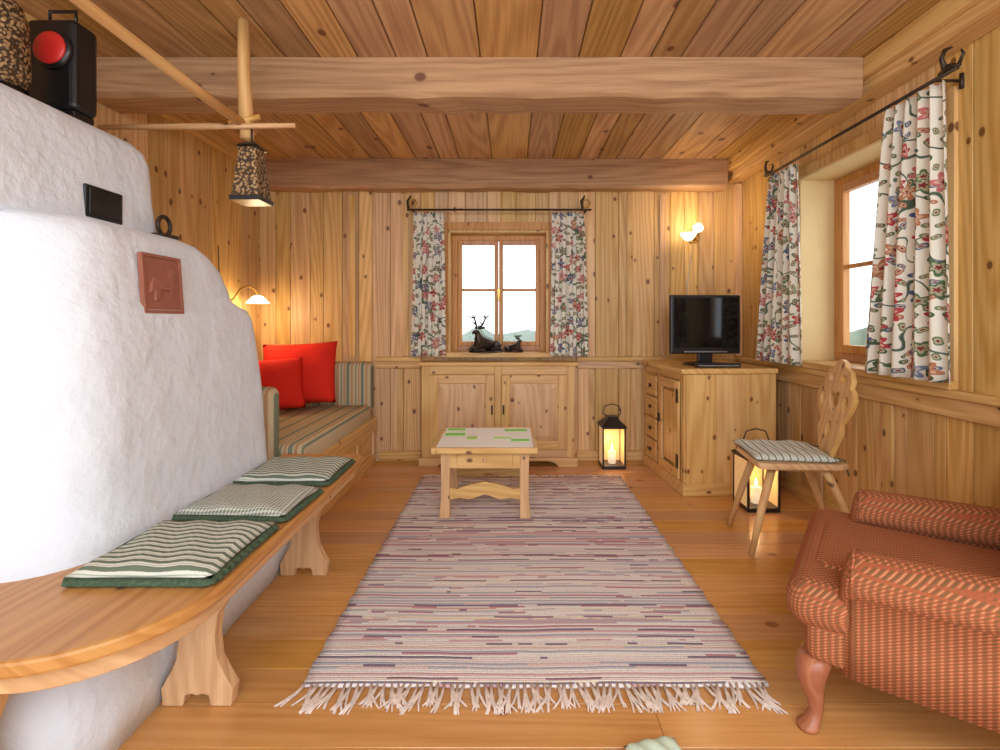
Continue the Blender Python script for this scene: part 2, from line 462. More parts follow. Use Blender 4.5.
# ------------------------------------------------------------------ windows
g = G('window_1')
x0, x1, z0, z1 = BW
yo = YB+.10
boxes('lining', [(x0, x0+.02, YB-.012, YB+.22, z0, z1), (x1-.02, x1, YB-.012, YB+.22, z0, z1),
                 (x0+.02, x1-.02, YB-.012, YB+.22, z1-.02, z1)], M_wallz, g)
boxes('casing', [(x0-.055, x0, YB-.02, YB-.001, z0-.04, z1+.06), (x1, x1+.055, YB-.02, YB-.001, z0-.04, z1+.06),
                 (x0, x1, YB-.02, YB-.001, z1, z1+.06)], M_win, g)
boxes('sill', [(x0-.07, x1+.07, YB-.10, YB-.021, z0-.035, z0+.002), (x0, x1, YB-.021, YB+.22, z0-.003, z0+.002)], M_wallx, g, .002)
a, b, c, d = x0+.02, x1-.02, z0+.002, z1-.02
f = .045
lst = [(a, a+f, yo, yo+.06, c, d), (b-f, b, yo, yo+.06, c, d), (a+f, b-f, yo, yo+.06, d-f, d), (a+f, b-f, yo, yo+.06, c, c+f)]
boxes('frame', lst, M_win, g, .004)
mid = (a+b)/2
for i, (p, q) in enumerate([(a+f, mid), (mid, b-f)]):
    s = .036; yy = yo-.01
    boxes('casement_%d' % (i+1), [(p+.002, p+s, yy, yy+.045, c+f, d-f), (q-s, q-.002, yy, yy+.045, c+f, d-f),
          (p+s, q-s, yy, yy+.045, c+f, c+f+s), (p+s, q-s, yy, yy+.045, d-f-s, d-f), (p+s, q-s, yy+.008, yy+.038, 1.35, 1.372)], M_win, g, .004)
    box('pane_%d' % (i+1), p+s, q-s, yy+.02, yy+.024, c+f+s, d-f-s, M_glass, g, 0)
boxes('handle', [(mid-.012, mid+.012, yo-.022, yo-.011, 1.30, 1.37), (mid-.006, mid+.006, yo-.045, yo-.022, 1.33, 1.342), (mid-.006, mid+.006, yo-.05, yo-.04, 1.27, 1.342)], M_brass, g, .002)

g = G('window_2')
y0, y1, z0, z1 = RW
xo = XR+.20
M_rev = plain('cream_window_reveal', srgb(230, 202, 148), .75, 0, .08, 10)
boxes('lining', [(XR-.010, XR+.29, y0, y0+.015, z0, z1), (XR-.010, XR+.29, y1-.015, y1, z0, z1),
                 (XR-.010, XR+.29, y0+.015, y1-.015, z1-.015, z1)], M_rev, g)
boxes('casing', [(XR-.02, XR-.001, y1, y1+.06, z0-.03, z1+.06), (XR-.02, XR-.001, y0-.06, y0, z0-.03, z1+.06), (XR-.02, XR-.001, y0, y1, z1, z1+.06)], M_wallz, g)
boxes('sill', [(XR-.06, XR-.021, y0-.08, y1+.08, z0-.033, z0+.002), (XR-.021, XR+.29, y0, y1, z0-.003, z0+.002)], M_wally, g, .002)
a, b, c, d = y0+.015, y1-.015, z0+.002, z1-.015
f = .05
boxes('frame', [(xo, xo+.06, a, a+f, c, d), (xo, xo+.06, b-f, b, c, d), (xo, xo+.06, a+f, b-f, d-f, d), (xo, xo+.06, a+f, b-f, c, c+f)], M_win, g, .004)
mid = (a+b)/2
for i, (p, q) in enumerate([(a+f, mid), (mid, b-f)]):
    s = .05; xx = xo-.012
    boxes('casement_%d' % (i+1), [(xx, xx+.045, p+.002, p+s, c+f, d-f), (xx, xx+.045, q-s, q-.002, c+f, d-f),
          (xx, xx+.045, p+s, q-s, c+f, c+f+s), (xx, xx+.045, p+s, q-s, d-f-s, d-f), (xx+.008, xx+.038, p+s, q-s, 1.42, 1.445)], M_win, g, .004)
    box('pane_%d' % (i+1), xx+.02, xx+.024, p+s, q-s, c+f+s, d-f-s, M_glass, g, 0)

# ------------------------------------------------------------------ curtains
def curtain(name, axis, c, spread_top, spread_bot, zt, zb, folds, amp, seed=0, uoff=0):
    rnd = random.Random(seed); g = G(name)
    nu, nv = 110, 26; bm = bmesh.new(); uvl = bm.loops.layers.uv.new('UVMap'); V = {}; UV = {}
    ph = [rnd.uniform(-.5, .5) for _ in range(folds+2)]
    L = (spread_bot[1]-spread_bot[0])*1.3
    for j in range(nv+1):
        t = j/nv; z = zt+(zb-zt)*t
        a = spread_top[0]+(spread_bot[0]-spread_top[0])*(t**.8); b = spread_top[1]+(spread_bot[1]-spread_top[1])*(t**.8)
        for i in range(nu+1):
            s = i/nu
            w = s*folds*2*math.pi
            k = ph[int(s*folds)]
            am = amp*(.75+.35*t)
            off = am*(math.sin(w+.5*math.sin(w*.37+seed))+.25*math.sin(2.3*w+k+2*t))
            uu = a+(b-a)*s+.004*math.sin(w*2+t*3)
            zz = z
            if axis == 'x': p = (uu, c+off, zz)
            else: p = (c+off, uu, zz)
            V[i, j] = bm.verts.new(p); UV[i, j] = (s*L+uoff, z)
    for i in range(nu):
        for j in range(nv):
            f = bm.faces.new([V[i, j], V[i+1, j], V[i+1, j+1], V[i, j+1]])
            for lp, key in zip(f.loops, [(i, j), (i+1, j), (i+1, j+1), (i, j+1)]): lp[uvl].uv = UV[key]
    o = finish('cloth', bm, M_floral, g, True)
    m = o.modifiers.new('s', 'SOLIDIFY'); m.thickness = .0025
    return g

def ring_pts(c, r, plane, n=14):
    out = []
    for k in range(n):
        a = 2*math.pi*k/n
        p = {'xz': (r*math.cos(a), 0, r*math.sin(a)), 'yz': (0, r*math.cos(a), r*math.sin(a)), 'xy': (r*math.cos(a), r*math.sin(a), 0)}[plane]
        out.append((c[0]+p[0], c[1]+p[1], c[2]+p[2]))
    return out

curtain('curtain', 'x', 3.775, (-.75, -.52), (-.775, -.505), 1.945, .835, 5, .016, 1)
curtain('curtain', 'x', 3.775, (.315, .56), (.30, .595), 1.945, .835, 5, .016, 2, 1.3)
curtain('curtain', 'y', 1.70, (2.92, 3.20), (2.88, 3.40), 2.05, .84, 5, .020, 3, 2.7)
curtain('curtain', 'y', 1.70, (1.92, 2.21), (1.895, 2.34), 2.05, .86, 5, .022, 4, 4.1)

g = G('curtain_rod')
tube('rod', [(-.80, 3.775, 1.965), (.62, 3.775, 1.965)], .008, M_iron, g)
for i, x in enumerate((-.76, .58)):
    tube('bracket_%d' % (i+1), [(x, 3.899, 1.965), (x, 3.775, 1.965)], .008, M_iron, g)
    tube('finial_ring_%d' % (i+1), ring_pts((x, 3.775, 2.015), .028, 'xz'), .008, M_brass, g, closed=True)
    tube('finial_leaf_%d' % (i+1), [(x-.03, 3.775, 1.975), (x-.035, 3.775, 2.03), (x-.01, 3.775, 2.075)], [.01, .013, .004], M_iron, g)
g = G('curtain_rod')
tube('rod', [(1.70, 1.865, 2.07), (1.70, 3.26, 2.07)], .008, M_iron, g)
for i, y in enumerate((1.97, 3.22)):
    tube('bracket_%d' % (i+1), [(1.819, y, 2.07), (1.70, y, 2.07)], .006, M_iron, g)
    tube('plate_%d' % (i+1), [(1.812, y, 2.04), (1.812, y, 2.10)], .008, M_iron, g)
for i, y in enumerate((1.90, 3.24)):
    tube('finial_body_%d' % (i+1), [(1.70, y-.045, 2.075), (1.70, y, 2.09), (1.70, y+.045, 2.08)], [.006, .013, .008], M_iron, g)
    tube('finial_neck_%d' % (i+1), [(1.70, y+.02, 2.09), (1.70, y+.035, 2.14), (1.70, y+.02, 2.165), (1.70, y-.01, 2.16)], [.011, .008, .008, .004], M_iron, g)
    tube('finial_tail_%d' % (i+1), [(1.70, y-.04, 2.08), (1.70, y-.06, 2.11), (1.70, y-.05, 2.13)], [.007, .006, .003], M_iron, g)

# ------------------------------------------------------------------ plaster stove
def rrect(x0, x1, y0, y1, z, r, n=7, rf=None):
    rf = rf or r
    pts = []
    for cx, cy, a0, r_ in ((x1-r, y1-r, 0, r), (x0+r, y1-r, 90, r), (x0+r, y0+r, 180, r), (x1-rf, y0+rf, 270, rf)):
        for k in range(n+1):
            a = math.radians(a0+90*k/n)
            pts.append((cx+r_*math.cos(a), cy+r_*math.sin(a), z))
    out = []
    for i, p in enumerate(pts):
        q = pts[(i+1) % len(pts)]
        m = 8 if (i % (n+1)) == n else 1
        for k in range(m): out.append(tuple(p[j]+(q[j]-p[j])*k/m for j in range(3)))
    return out
g = G('plastered_masonry_stove')
XW = XL+.002
def mass(nm, secs, wallx, rf=None):
    rings = [rrect(XW, x, ya, yb, z, r, rf=max(r, rf) if rf else None) for z, x, ya, yb, r in secs]
    for r_ in rings:
        for i, p in enumerate(r_):
            if p[0] < wallx: r_[i] = (XW, p[1], p[2])
    loft(nm, rings, M_plaster, g)
mass('body', [(0.001, -1.01, 1.06, 2.33, .10), (.10, -1.01, 1.06, 2.33, .10), (.25, -1.02, 1.08, 2.33, .10), (.38, -1.05, 1.12, 2.33, .10), (.46, -1.125, 1.22, 2.33, .09), (.6, -1.135, 1.235, 2.33, .09),
        (.8, -1.15, 1.25, 2.33, .09), (1.0, -1.17, 1.26, 2.325, .10), (1.11, -1.18, 1.265, 2.315, .11), (1.15, -1.19, 1.27, 2.29, .11), (1.17, -1.205, 1.27, 2.24, .11), (1.19, -1.205, 1.272, 2.19, .11), (1.24, -1.21, 1.275, 2.17, .11),
        (1.31, -1.22, 1.28, 2.13, .11), (1.36, -1.23, 1.285, 2.08, .12),
        (1.395, -1.245, 1.30, 2.03, .13), (1.415, -1.28, 1.32, 1.98, .13), (1.425, -1.33, 1.36, 1.93, .13)], -1.85, .22)
mass('upper_block', [(1.40, -1.38, 1.20, 1.98, .05), (1.43, -1.39, 1.22, 1.96, .05), (1.55, -1.398, 1.225, 1.945, .05), (1.70, -1.405, 1.23, 1.935, .05), (1.745, -1.415, 1.24, 1.925, .055), (1.772, -1.435, 1.26, 1.90, .06), (1.786, -1.47, 1.29, 1.87, .06), (1.79, -1.52, 1.33, 1.82, .06)], -1.9)
box('soot_door', -1.42, -1.388, 1.60, 1.755, 1.445, 1.555, M_black, g, .006)
box('soot_door_plate', -1.389, -1.384, 1.612, 1.743, 1.457, 1.543, M_black, g, .003)

g = G('terracotta_relief_plaque')
Mp = TM((-1.200, 1.68, 1.228), 0, math.radians(-4), 0)
box('tile', -.006, .006, -.095, .095, -.10, .10, M_terra, g, .004, M=Mp)
boxes('rim', [(.006, .011, -.095, -.083, -.10, .10), (.006, .011, .083, .095, -.10, .10), (.006, .011, -.083, .083, .088, .10), (.006, .011, -.083, .083, -.10, -.088)], M_terra, g, .002, M=Mp)
bm = bmesh.new()
horse = [(-.06, 0.0), (-.045, .02), (.0, .015), (.03, .03), (.045, .06), (.06, .055), (.07, .035), (.055, .035), (.05, .0), (.045, -.06), (.035, -.06), (.03, -.02), (-.02, -.02), (-.03, -.06), (-.045, -.06), (-.045, -.02), (-.065, -.03)]
A = [bm.verts.new(Mp @ Vector((.006, a_, b_))) for a_, b_ in horse]; B = [bm.verts.new(Mp @ Vector((.013, a_*.93, b_*.93))) for a_, b_ in horse]
bm.faces.new(B)
for i in range(len(A)): bm.faces.new([A[i], A[(i+1) % len(A)], B[(i+1) % len(A)], B[i]])
finish('horse_relief', bm, M_terra, g)

g = G('iron_horseshoe')
pts = [(-1.345, 1.90+.034*math.cos(a), 1.472+.036*math.sin(a)) for a in [math.radians(-60+300*i/14) for i in range(15)]]
tube('shoe', pts, .008, M_iron, g)
box('foot', -1.37, -1.32, 1.86, 1.95, 1.426, 1.44, M_iron, g, .004)

g = G('railway_signal_lantern')
bx0, bx1 = -1.63, -1.46
box('case', bx0, bx1, 1.64, 1.74, 1.815, 2.12, M_black, g, .02, 3)
box('foot', bx0+.01, bx1-.01, 1.65, 1.73, 1.791, 1.815, M_black, g, .004)
M_redl = plain('red_signal_glass', srgb(204, 44, 40), .35, 0, .2, 12)
def disc_x(name, c, r, t, mat, parent):
    seg = 28; rings = []
    for rr, dy in ((r*.6, 0), (r, 0), (r, -t*.5), (r*.9, -t), (r*.4, -t*1.15)):
        rings.append([(c[0]+rr*math.cos(k*2*math.pi/seg), c[1]+dy, c[2]+rr*math.sin(k*2*math.pi/seg)) for k in range(seg)])
    loft(name, rings, mat, parent)
disc_x('lens_rim', (-1.530, 1.64, 2.01), .066, .014, M_black, g)
disc_x('lens', (-1.530, 1.626, 2.01), .054, .008, M_redl, g)
tube('handle', [(-1.59, 1.69, 2.12), (-1.59, 1.69, 2.17), (-1.50, 1.69, 2.17), (-1.50, 1.69, 2.12)], .006, M_black, g)

def pebble():
    t = NT('pebble_mosaic'); vo = t.vor(t.obj(), 90, '3D')
    e = t.ss(vo['Distance'], .42, .65, 1, 0)
    cc = t.sep(vo['Color'])
    c = t.mix(cc[0], srgb(134, 100, 64), srgb(186, 152, 108)); c = t.mix(e, srgb(66, 48, 30), c)
    t.bump(e, .8, .01); return t.set(Base_Color=c, Roughness=.6)
M_peb = pebble()
g = G('stone_mosaic_lantern')
lathe('body', [(.05, 1.82), (.072, 1.82), (.08, 1.86), (.076, 2.02), (.058, 2.08), (.033, 2.10)], (-1.575, 1.50, 0), M_peb, g, 12)
lathe('base', [(.03, 1.791), (.072, 1.791), (.072, 1.82), (.05, 1.82)], (-1.575, 1.50, 0), M_black, g, 16)

# ------------------------------------------------------------------ drying rack poles
g = G('drying_pole_rack')
tube('lengthwise_pole', [(-1.11, .6, 1.93), (-1.105, 1.2, 1.925), (-1.112, 1.7, 1.92), (-1.105, 2.10, 1.915)], [.015, .017, .019, .019], M_pole, g, 14)
tube('cross_pole', [(-1.68, 2.0, 1.895), (-1.3, 1.998, 1.897), (-.88, 2.0, 1.902)], [.010, .013, .010], M_polex, g, 12)
tube('hanger_pole', [(-1.095, 2.035, 1.86), (-1.10, 2.035, 1.95), (-1.11, 2.035, 2.15), (-1.11, 2.035, 2.349)], [.026, .029, .025, .023], M_polez, g, 14)
tube('peg', [(-1.15, 2.0, 1.91), (-1.04, 2.03, 1.95)], .012, M_polex, g)
tube('front_hanger_pole', [(-1.11, .8, 1.84), (-1.11, .8, 2.349)], .026, M_polez, g, 14)

g = G('hanging_mosaic_lantern')
lc = (-1.05, 1.985, 0)
def sq(c, r, z): return [(c[0]+sx*r, c[1]+sy*r, z) for sx, sy in ((-1, -1), (1, -1), (1, 1), (-1, 1))]
loft('shade', [sq(lc, .034, 1.80), sq(lc, .042, 1.71), sq(lc, .054, 1.60)], M_peb, g, smooth=False)
loft('cap', [sq(lc, .042, 1.798), sq(lc, .036, 1.810), sq(lc, .016, 1.826), sq(lc, .006, 1.83)], M_black, g, smooth=False)
loft('bottom_rim', [sq(lc, .058, 1.582), sq(lc, .060, 1.60), sq(lc, .052, 1.604)], M_black, g, smooth=False)
tube('hook', [(-1.05, 1.985, 1.828), (-1.05, 1.985, 1.86), (-1.053, 1.99, 1.884)], .004, M_iron, g)
# ------------------------------------------------------------------ bench around stove
g = G('stove_corner_bench')
zs0, zs1 = .415, .45
pts = [(-1.125, 2.42), (-.80, 2.42)]
for k in range(7):
    a = math.radians(90-90*k/6); pts.append((-.79+.08*math.cos(a), 2.34+.08*math.sin(a)))
for k in range(15):
    a = math.radians(0-90*k/14); pts.append((-1.01+.30*math.cos(a), 1.24+.31*math.sin(a)))
pts += [(-1.5, .925), (-1.98, .925), (-1.98, 1.255), (-1.33, 1.255), (-1.20, 1.30), (-1.13, 1.42), (-1.125, 1.55)]
prism('seat_board', pts, 'xy', zs0, zs1, M_bench, g, .008)
def ring_strip(pts_out, w, z0, z1, name, mat):
    bm = bmesh.new(); P = [Vector((p[0], p[1], 0)) for p in pts_out]; R = []
    for i, p in enumerate(P):
        t = (P[min(i+1, len(P)-1)]-P[max(i-1, 0)]).normalized(); nrm = Vector((t.y, -t.x, 0))
        q = p+nrm*w
        R.append([(p.x, p.y, z0), (p.x, p.y, z1), (q.x, q.y, z1), (q.x, q.y, z0)])
    loft('', R, None, bm=bm); return finish(name, bm, mat, g, False, .003)
ap = [(-.745, 2.33), (-.745, 2.0), (-.745, 1.6), (-.745, 1.29)]
for k in range(1, 13):
    a = math.radians(0-90*k/12); ap.append((-1.01+.265*math.cos(a), 1.24+.275*math.sin(a)))
ap += [(-1.5, .965), (-1.97, .965)]
ring_strip(ap, .022, .365, .414, 'apron', M_fy)
def bsup(name, y, x0, x1):
    w = x1-x0
    prof = [(0, 0), (.30, 0), (.33, .03), (.42, .035), (.5, .03), (.58, .035), (.67, .03), (.7, 0), (1, 0), (1.02, .05), (.90, .09), (.80, .13), (.76, .20), (.80, .26), (.92, .30), (1.12, .34), (1.2, .414),
            (-.1, .414), (-.05, .34), (.08, .30), (.20, .26), (.24, .20), (.20, .13), (.10, .09), (-.02, .05)]
    prism(name, [(x0+a*w, b+.001) for a, b in prof], 'xz', y, y+.04, M_fz, g, .004)
bsup('support_near', 1.40, -1.0+.002, -.80)
bsup('support_far', 2.12, -1.0+.002, -.80)
prism('foot_front', [(-1.25, .001), (-1.03, .001), (-1.04, .06), (-1.07, .15), (-1.07, .26), (-1.03, .364), (-1.25, .364), (-1.21, .26), (-1.21, .15), (-1.24, .06)], 'xz', .99, 1.025, M_fz, g, .004)

def bench_cushion(y0, y1, x0=-1.10, x1=-.725, mat=None, rz=0):
    g = G('bench_seat_cushion')
    cx, cy = (x0+x1)/2, (y0+y1)/2; w, d = x1-x0, y1-y0
    M = TM((cx, cy, .472), 0, 0, rz)
    pillow('pad', w, d, .040, mat, g, M=M, e=6)
    bm = bmesh.new(); n = 150
    per = []
    for k in range(n):
        s = 4*k/n; e_ = int(s); t = s-e_
        u, v = [(-1+2*t, -1), (1, -1+2*t), (1-2*t, 1), (-1, 1-2*t)][e_]
        nx, ny = [(0, -1), (1, 0), (0, 1), (-1, 0)][e_]
        per.append((u*w/2*.985, v*d/2*.985, nx, ny))
    R1, R2 = [], []
    for k, (x, y, nx, ny) in enumerate(per):
        r_ = .014+.005*math.sin(k*1.9); zz = .004*math.sin(k*1.9)
        if x < -w/2*.95: r_ = .006
        R1.append(M @ Vector((x, y, 0))); R2.append(M @ Vector((x+nx*r_, y+ny*r_, -.014+zz)))
    for R_ in range(n):
        k2 = (R_+1) % n
        bm.faces.new([bm.verts.new(R1[R_]), bm.verts.new(R1[k2]), bm.verts.new(R2[k2]), bm.verts.new(R2[R_])])
    bmesh.ops.remove_doubles(bm, verts=bm.verts[:], dist=1e-5)
    o = finish('ruffle', bm, M_ruffle, g, True)
    m = o.modifiers.new('s', 'SOLIDIFY'); m.thickness = .003
bench_cushion(1.20, 1.54, x1=-.735, mat=M_tick)
bench_cushion(1.59, 1.87, mat=M_check, rz=math.radians(-3))
bench_cushion(1.93, 2.26, mat=M_tick, rz=math.radians(1))

# ------------------------------------------------------------------ built-in sofa
g = G('built_in_daybed')
sx0, sx1, sy0, sy1 = XL+.003, -1.08, 2.46, YB-.003
box('base', sx0, sx1, sy0, sy1, .001, .33, M_fy, g, .004)
boxes('front_rail', [(sx1, sx1+.022, sy0, sy1-.05, .26, .36), (sx1, sx1+.022, sy0, sy1-.05, .001, .07)], M_fy, g, .004)
boxes('front_stiles', [(sx1, sx1+.02, y, y+.06, .07, .26) for y in (sy0, 2.95, 3.4, sy1-.11)], M_fz, g, .004)
box('mattress', sx0, sx1+.01, sy0+.06, sy1-.13, .335, .465, M_sofaX, g, .035, 4, True)
box('end_backrest', sx0+.02, sx1+.0, sy1-.15, sy1-.005, .40, .79, M_sofaX, g, .045, 5, True)
box('near_armrest', sx0+.02, -1.19, sy0-.03, sy0+.09, .32, .77, M_sofaX, g, .045, 5, True)
box('wall_backrest', sx0, sx0+.10, sy0+.13, sy1-.16, .46, .74, M_sofaY, g, .04, 5, True)
def cush(loc, w, h, t, rx, rz, ry=0):
    g = G('red_throw_cushion')
    M = TM(loc, 0, 0, rz) @ Matrix.Rotation(rx, 4, 'X') @ Matrix.Rotation(ry, 4, 'Z')
    pillow('cover', w, h, t, M_red, g, M=M, e=2.4)
cush((-1.57, 3.63, .72), .54, .47, .17, math.radians(72), math.radians(6), .05)
cush((-1.66, 3.42, .665), .40, .38, .15, math.radians(66), math.radians(24), .05)
cush((-1.76, 3.20, .66), .36, .34, .13, math.radians(70), math.radians(66), .0)

def petal_shade(name, c, mat, parent, r=.06, up=1):
    seg = 32; rings = []
    for rr, z in ((.012, -.03), (.028, -.022), (.045, 0), (.062, .026), (.06, .028), (.043, .002), (.02, -.018)):
        rr *= r/.06
        rings.append([(c[0]+rr*(1+.08*math.cos(8*a))*math.cos(a), c[1]+rr*(1+.08*math.cos(8*a))*math.sin(a), c[2]+up*z) for a in [k*2*math.pi/seg for k in range(seg)]])
    loft(name, rings, mat, parent)
g = G('gooseneck_wall_lamp')
box('wall_plate', XL+.001, XL+.02, 3.36, 3.42, 1.20, 1.28, M_brass, g, .008)
tube('neck', [(XL+.02, 3.39, 1.24), (XL+.07, 3.41, 1.26), (XL+.09, 3.45, 1.33), (XL+.11, 3.52, 1.36), (XL+.13, 3.58, 1.34), (XL+.14, 3.60, 1.295)], .006, M_brass, g)
petal_shade('shade', (XL+.14, 3.60, 1.265), M_bulb, g, .075, -1)
tube('cord', [(XL+.005, 3.39, 1.28), (XL+.005, 3.35, 1.45), (XL+.005, 3.34, 1.62)], .003, M_black, g)
g = G('wall_sconce')
box('wall_plate', 1.43, 1.49, YB-.02, YB-.001, 1.74, 1.84, M_brass, g, .008)
tube('arm', [(1.46, YB-.02, 1.78), (1.46, YB-.08, 1.75), (1.42, YB-.12, 1.71), (1.38, YB-.13, 1.72)], .006, M_brass, g)
petal_shade('shade', (1.365, YB-.13, 1.755), M_bulb, g, .06, 1)
lathe('glass_globe', [(.005, -.03), (.03, -.022), (.042, 0), (.03, .03), (.005, .042)], (1.45, YB-.10, 1.825), M_bulb, g, 20)
tube('cord', [(1.45, YB-.006, 1.74), (1.43, YB-.006, 1.6), (1.40, YB-.006, 1.40), (1.40, YB-.006, 1.20)], .003, M_silver, g)

# ------------------------------------------------------------------ cabinet under back window
g = G('low_pine_sideboard')
cx0, cx1, cy0, cy1 = -.68, .485, 3.73, YB-.003
box('carcass', cx0, cx1, cy0+.012, cy1, .07, .765, M_fz, g)
box('top', cx0-.025, cx1+.025, cy0-.02, cy1, .765, .795, M_fx, g, .008)
boxes('face_stiles', [(cx0, cx0+.06, cy0, cy0+.012, .07, .764), (cx1-.06, cx1, cy0, cy0+.012, .07, .764), (-.125, -.075, cy0, cy0+.012, .07, .764)], M_fz, g, .003)
boxes('face_rails', [(cx0+.06, -.125, cy0, cy0+.012, .70, .764), (-.075, cx1-.06, cy0, cy0+.012, .70, .764), (cx0+.06, -.125, cy0, cy0+.012, .07, .13), (-.075, cx1-.06, cy0, cy0+.012, .07, .13)], M_fx, g, .003)
def pdoor(nm, a, b, z0, z1, yf):
    s = .065
    boxes(nm+'_stiles', [(a, a+s, yf-.02, yf, z0, z1), (b-s, b, yf-.02, yf, z0, z1)], M_fz, g, .004)
    boxes(nm+'_rails', [(a+s, b-s, yf-.02, yf, z0, z0+s), (a+s, b-s, yf-.02, yf, z1-s, z1)], M_fx, g, .004)
    bm = bmesh.new(); m = .04
    r0 = [(a+s, yf-.006, z0+s), (b-s, yf-.006, z0+s), (b-s, yf-.006, z1-s), (a+s, yf-.006, z1-s)]
    r1 = [(a+s+m, yf-.018, z0+s+m), (b-s-m, yf-.018, z0+s+m), (b-s-m, yf-.018, z1-s-m), (a+s+m, yf-.018, z1-s-m)]
    loft('', [r0, r1], None, bm=bm); finish(nm+'_panel', bm, M_fz, g)
pdoor('door_left', cx0+.062, -.127, .132, .698, cy0)
pdoor('door_right', -.073, cx1-.062, .132, .698, cy0)
boxes('knobs', [(-.150, -.138, cy0-.035, cy0-.02, .40, .47), (-.062, -.05, cy0-.035, cy0-.02, .40, .47)], M_iron, g, .003)
pl = [(cx0-.02, .001), (cx0+.12, .001), (cx0+.15, .03), (cx0+.20, .045), (cx1-.20, .045), (cx1-.15, .03), (cx1-.12, .001), (cx1+.02, .001), (cx1+.02, .07), (cx0-.02, .07)]
prism('plinth', pl, 'xz', cy0-.02, cy0+.01, M_fx, g)
boxes('plinth_sides', [(cx0-.02, cx0, cy0+.01, cy1, .001, .07), (cx1, cx1+.02, cy0+.01, cy1, .001, .07)], M_fx, g)

# ------------------------------------------------------------------ TV cabinet in corner
g = G('pine_tv_cabinet', (1.09, 3.09, 0), (0, 0, math.radians(4)), fixed=True)
w, d, h = .60, .72, .80
box('carcass', .012, w, .0, d, .05, h-.03, M_fz, g)
box('top', -.025, w+.01, -.025, d+.0, h-.03, h+.005, M_fy, g, .01)
boxes('base', [(-.01, w, -.012, 0, .001, .08), (-.01, .012, 0, d, .001, .08), (.02, w-.02, .02, d, .001, .05)], M_fx, g, .004)
boxes('side_boards', [(0.012+i*.196, .012+(i+1)*.196-.0012, -.010, -.0005, .08, h-.032) for i in range(3)], M_fz, g, .001)
boxes('front_frame', [(0, .012, 0, .05, .08, h-.032), (0, .012, d-.05, d, .08, h-.032), (0, .012, .40, .44, .08, h-.032)], M_fz, g, .003)
boxes('front_rails', [(0, .012, .05, .40, h-.075, h-.032), (0, .012, .44, d-.05, h-.075, h-.032)], M_fy, g, .003)
boxes('door_frame', [(-.018, 0, .055, .115, .09, h-.08), (-.018, 0, .335, .395, .09, h-.08)], M_fz, g, .003)
boxes('door_rails', [(-.018, 0, .115, .335, .09, .15), (-.018, 0, .115, .335, h-.14, h-.08)], M_fy, g, .003)
box('door_panel', -.010, 0, .135, .315, .17, h-.16, M_fz, g, .008)
boxes('hinges', [(-.024, -.017, .045, .075, z, z+.09) for z in (.16, .58)], M_iron, g, .002)
for k in range(4):
    z0_ = .09+k*.157
    box('drawer_%d' % (k+1), -.016, 0, .445, d-.055, z0_, z0_+.148, M_fy, g, .005)
    box('pull_%d' % (k+1), -.03, -.016, .53, .56, z0_+.06, z0_+.085, M_iron, g, .004)
box('lock', -.026, -.017, .36, .38, .40, .46, M_iron, g, .002)

g = G('flat_screen_television', (1.335, 3.38, .806), (0, 0, math.radians(3)), fixed=True)
lathe('base', [(.0, 0), (.14, 0), (.145, .008), (.12, .016), (.0, .02)], (0, 0, 0), M_black, g, 32)
box('neck', -.05, .05, -.015, .02, .015, .10, M_black, g, .006)
box('bezel', -.245, .245, -.02, .02, .075, .480, M_black, g, .01, 3)
box('rear_shell', -.17, .17, .02, .06, .13, .42, M_black, g, .02, 3)
box('screen', -.225, .225, -.0225, -.019, .118, .460, M_screen, g, .001)
box('speaker_strip', -.15, .15, -.0225, -.019, .086, .094, M_silver, g, .001)
g = G('set_top_box')
box('case', 1.20, 1.48, 3.15, 3.21, .8065, .835, M_black, g, .004)
box('front_trim', 1.21, 1.47, 3.147, 3.15, .815, .822, M_silver, g, .001)

# ------------------------------------------------------------------ floor lanterns
M_p = emit('lantern_parchment', (1, .62, .28), .35, srgb(226, 192, 130))
M_wax = emit('candle_wax', (1, .75, .45), .6)
def lantern(cx, cy, w, h, lit):
    g = G('candle_lantern', (cx, cy, 0), fixed=True); a = w/2; p = .012
    box('base', -a, a, -a, a, .001, .025, M_black, g, .003)
    boxes('posts', [(sx*a-(p if sx > 0 else 0), sx*a+(p if sx < 0 else 0), sy*a-(p if sy > 0 else 0), sy*a+(p if sy < 0 else 0), .025, h) for sx in (-1, 1) for sy in (-1, 1)], M_black, g, .002)
    boxes('top_rails', [(-a, a, -a, -a+p, h-.01, h), (-a, a, a-p, a, h-.01, h)], M_black, g, .002)
    rings = [[(sx*r, sy*r, z) for sx, sy in ((-1, -1), (1, -1), (1, 1), (-1, 1))] for r, z in ((a+.008, h), (a+.008, h+.008), (a*.45, h+.06), (a*.45, h+.075))]
    loft('roof', rings, M_black, g, smooth=False)
    boxes('panes', [(-a+p, a-p, a-.006, a-.004, .025, h-.01), (-a+.004, -a+.006, -a+p, a-p, .025, h-.01), (a-.006, a-.004, -a+p, a-p, .025, h-.01)], M_p, g, 0)
    box('front_glass', -a+p, a-p, -a+.004, -a+.006, .025, h-.01, M_glass, g, 0)
    lathe('candle', [(.0, .025), (.03, .025), (.03, .12), (.0, .122)], (0, 0, 0), M_wax, g, 16)
    lathe('flame', [(.0, .125), (.007, .135), (.008, .145), (.0, .172)], (0, 0, 0), M_candle, g, 10)
    tube('handle', [(-a*.5, 0, h+.07), (-a*.8, 0, h+.10), (-a*.6, 0, h+.15), (0, 0, h+.165), (a*.6, 0, h+.15), (a*.8, 0, h+.10), (a*.5, 0, h+.07)], .004, M_black, g)
    L = bpy.data.lights.new('flame_light', 'POINT'); L.energy = lit; L.color = (1, .6, .28); L.shadow_soft_size = .02
    lo = bpy.data.objects.new('flame_light', L); COL.objects.link(lo); lo.parent = g; lo.location = (0, 0, .19)
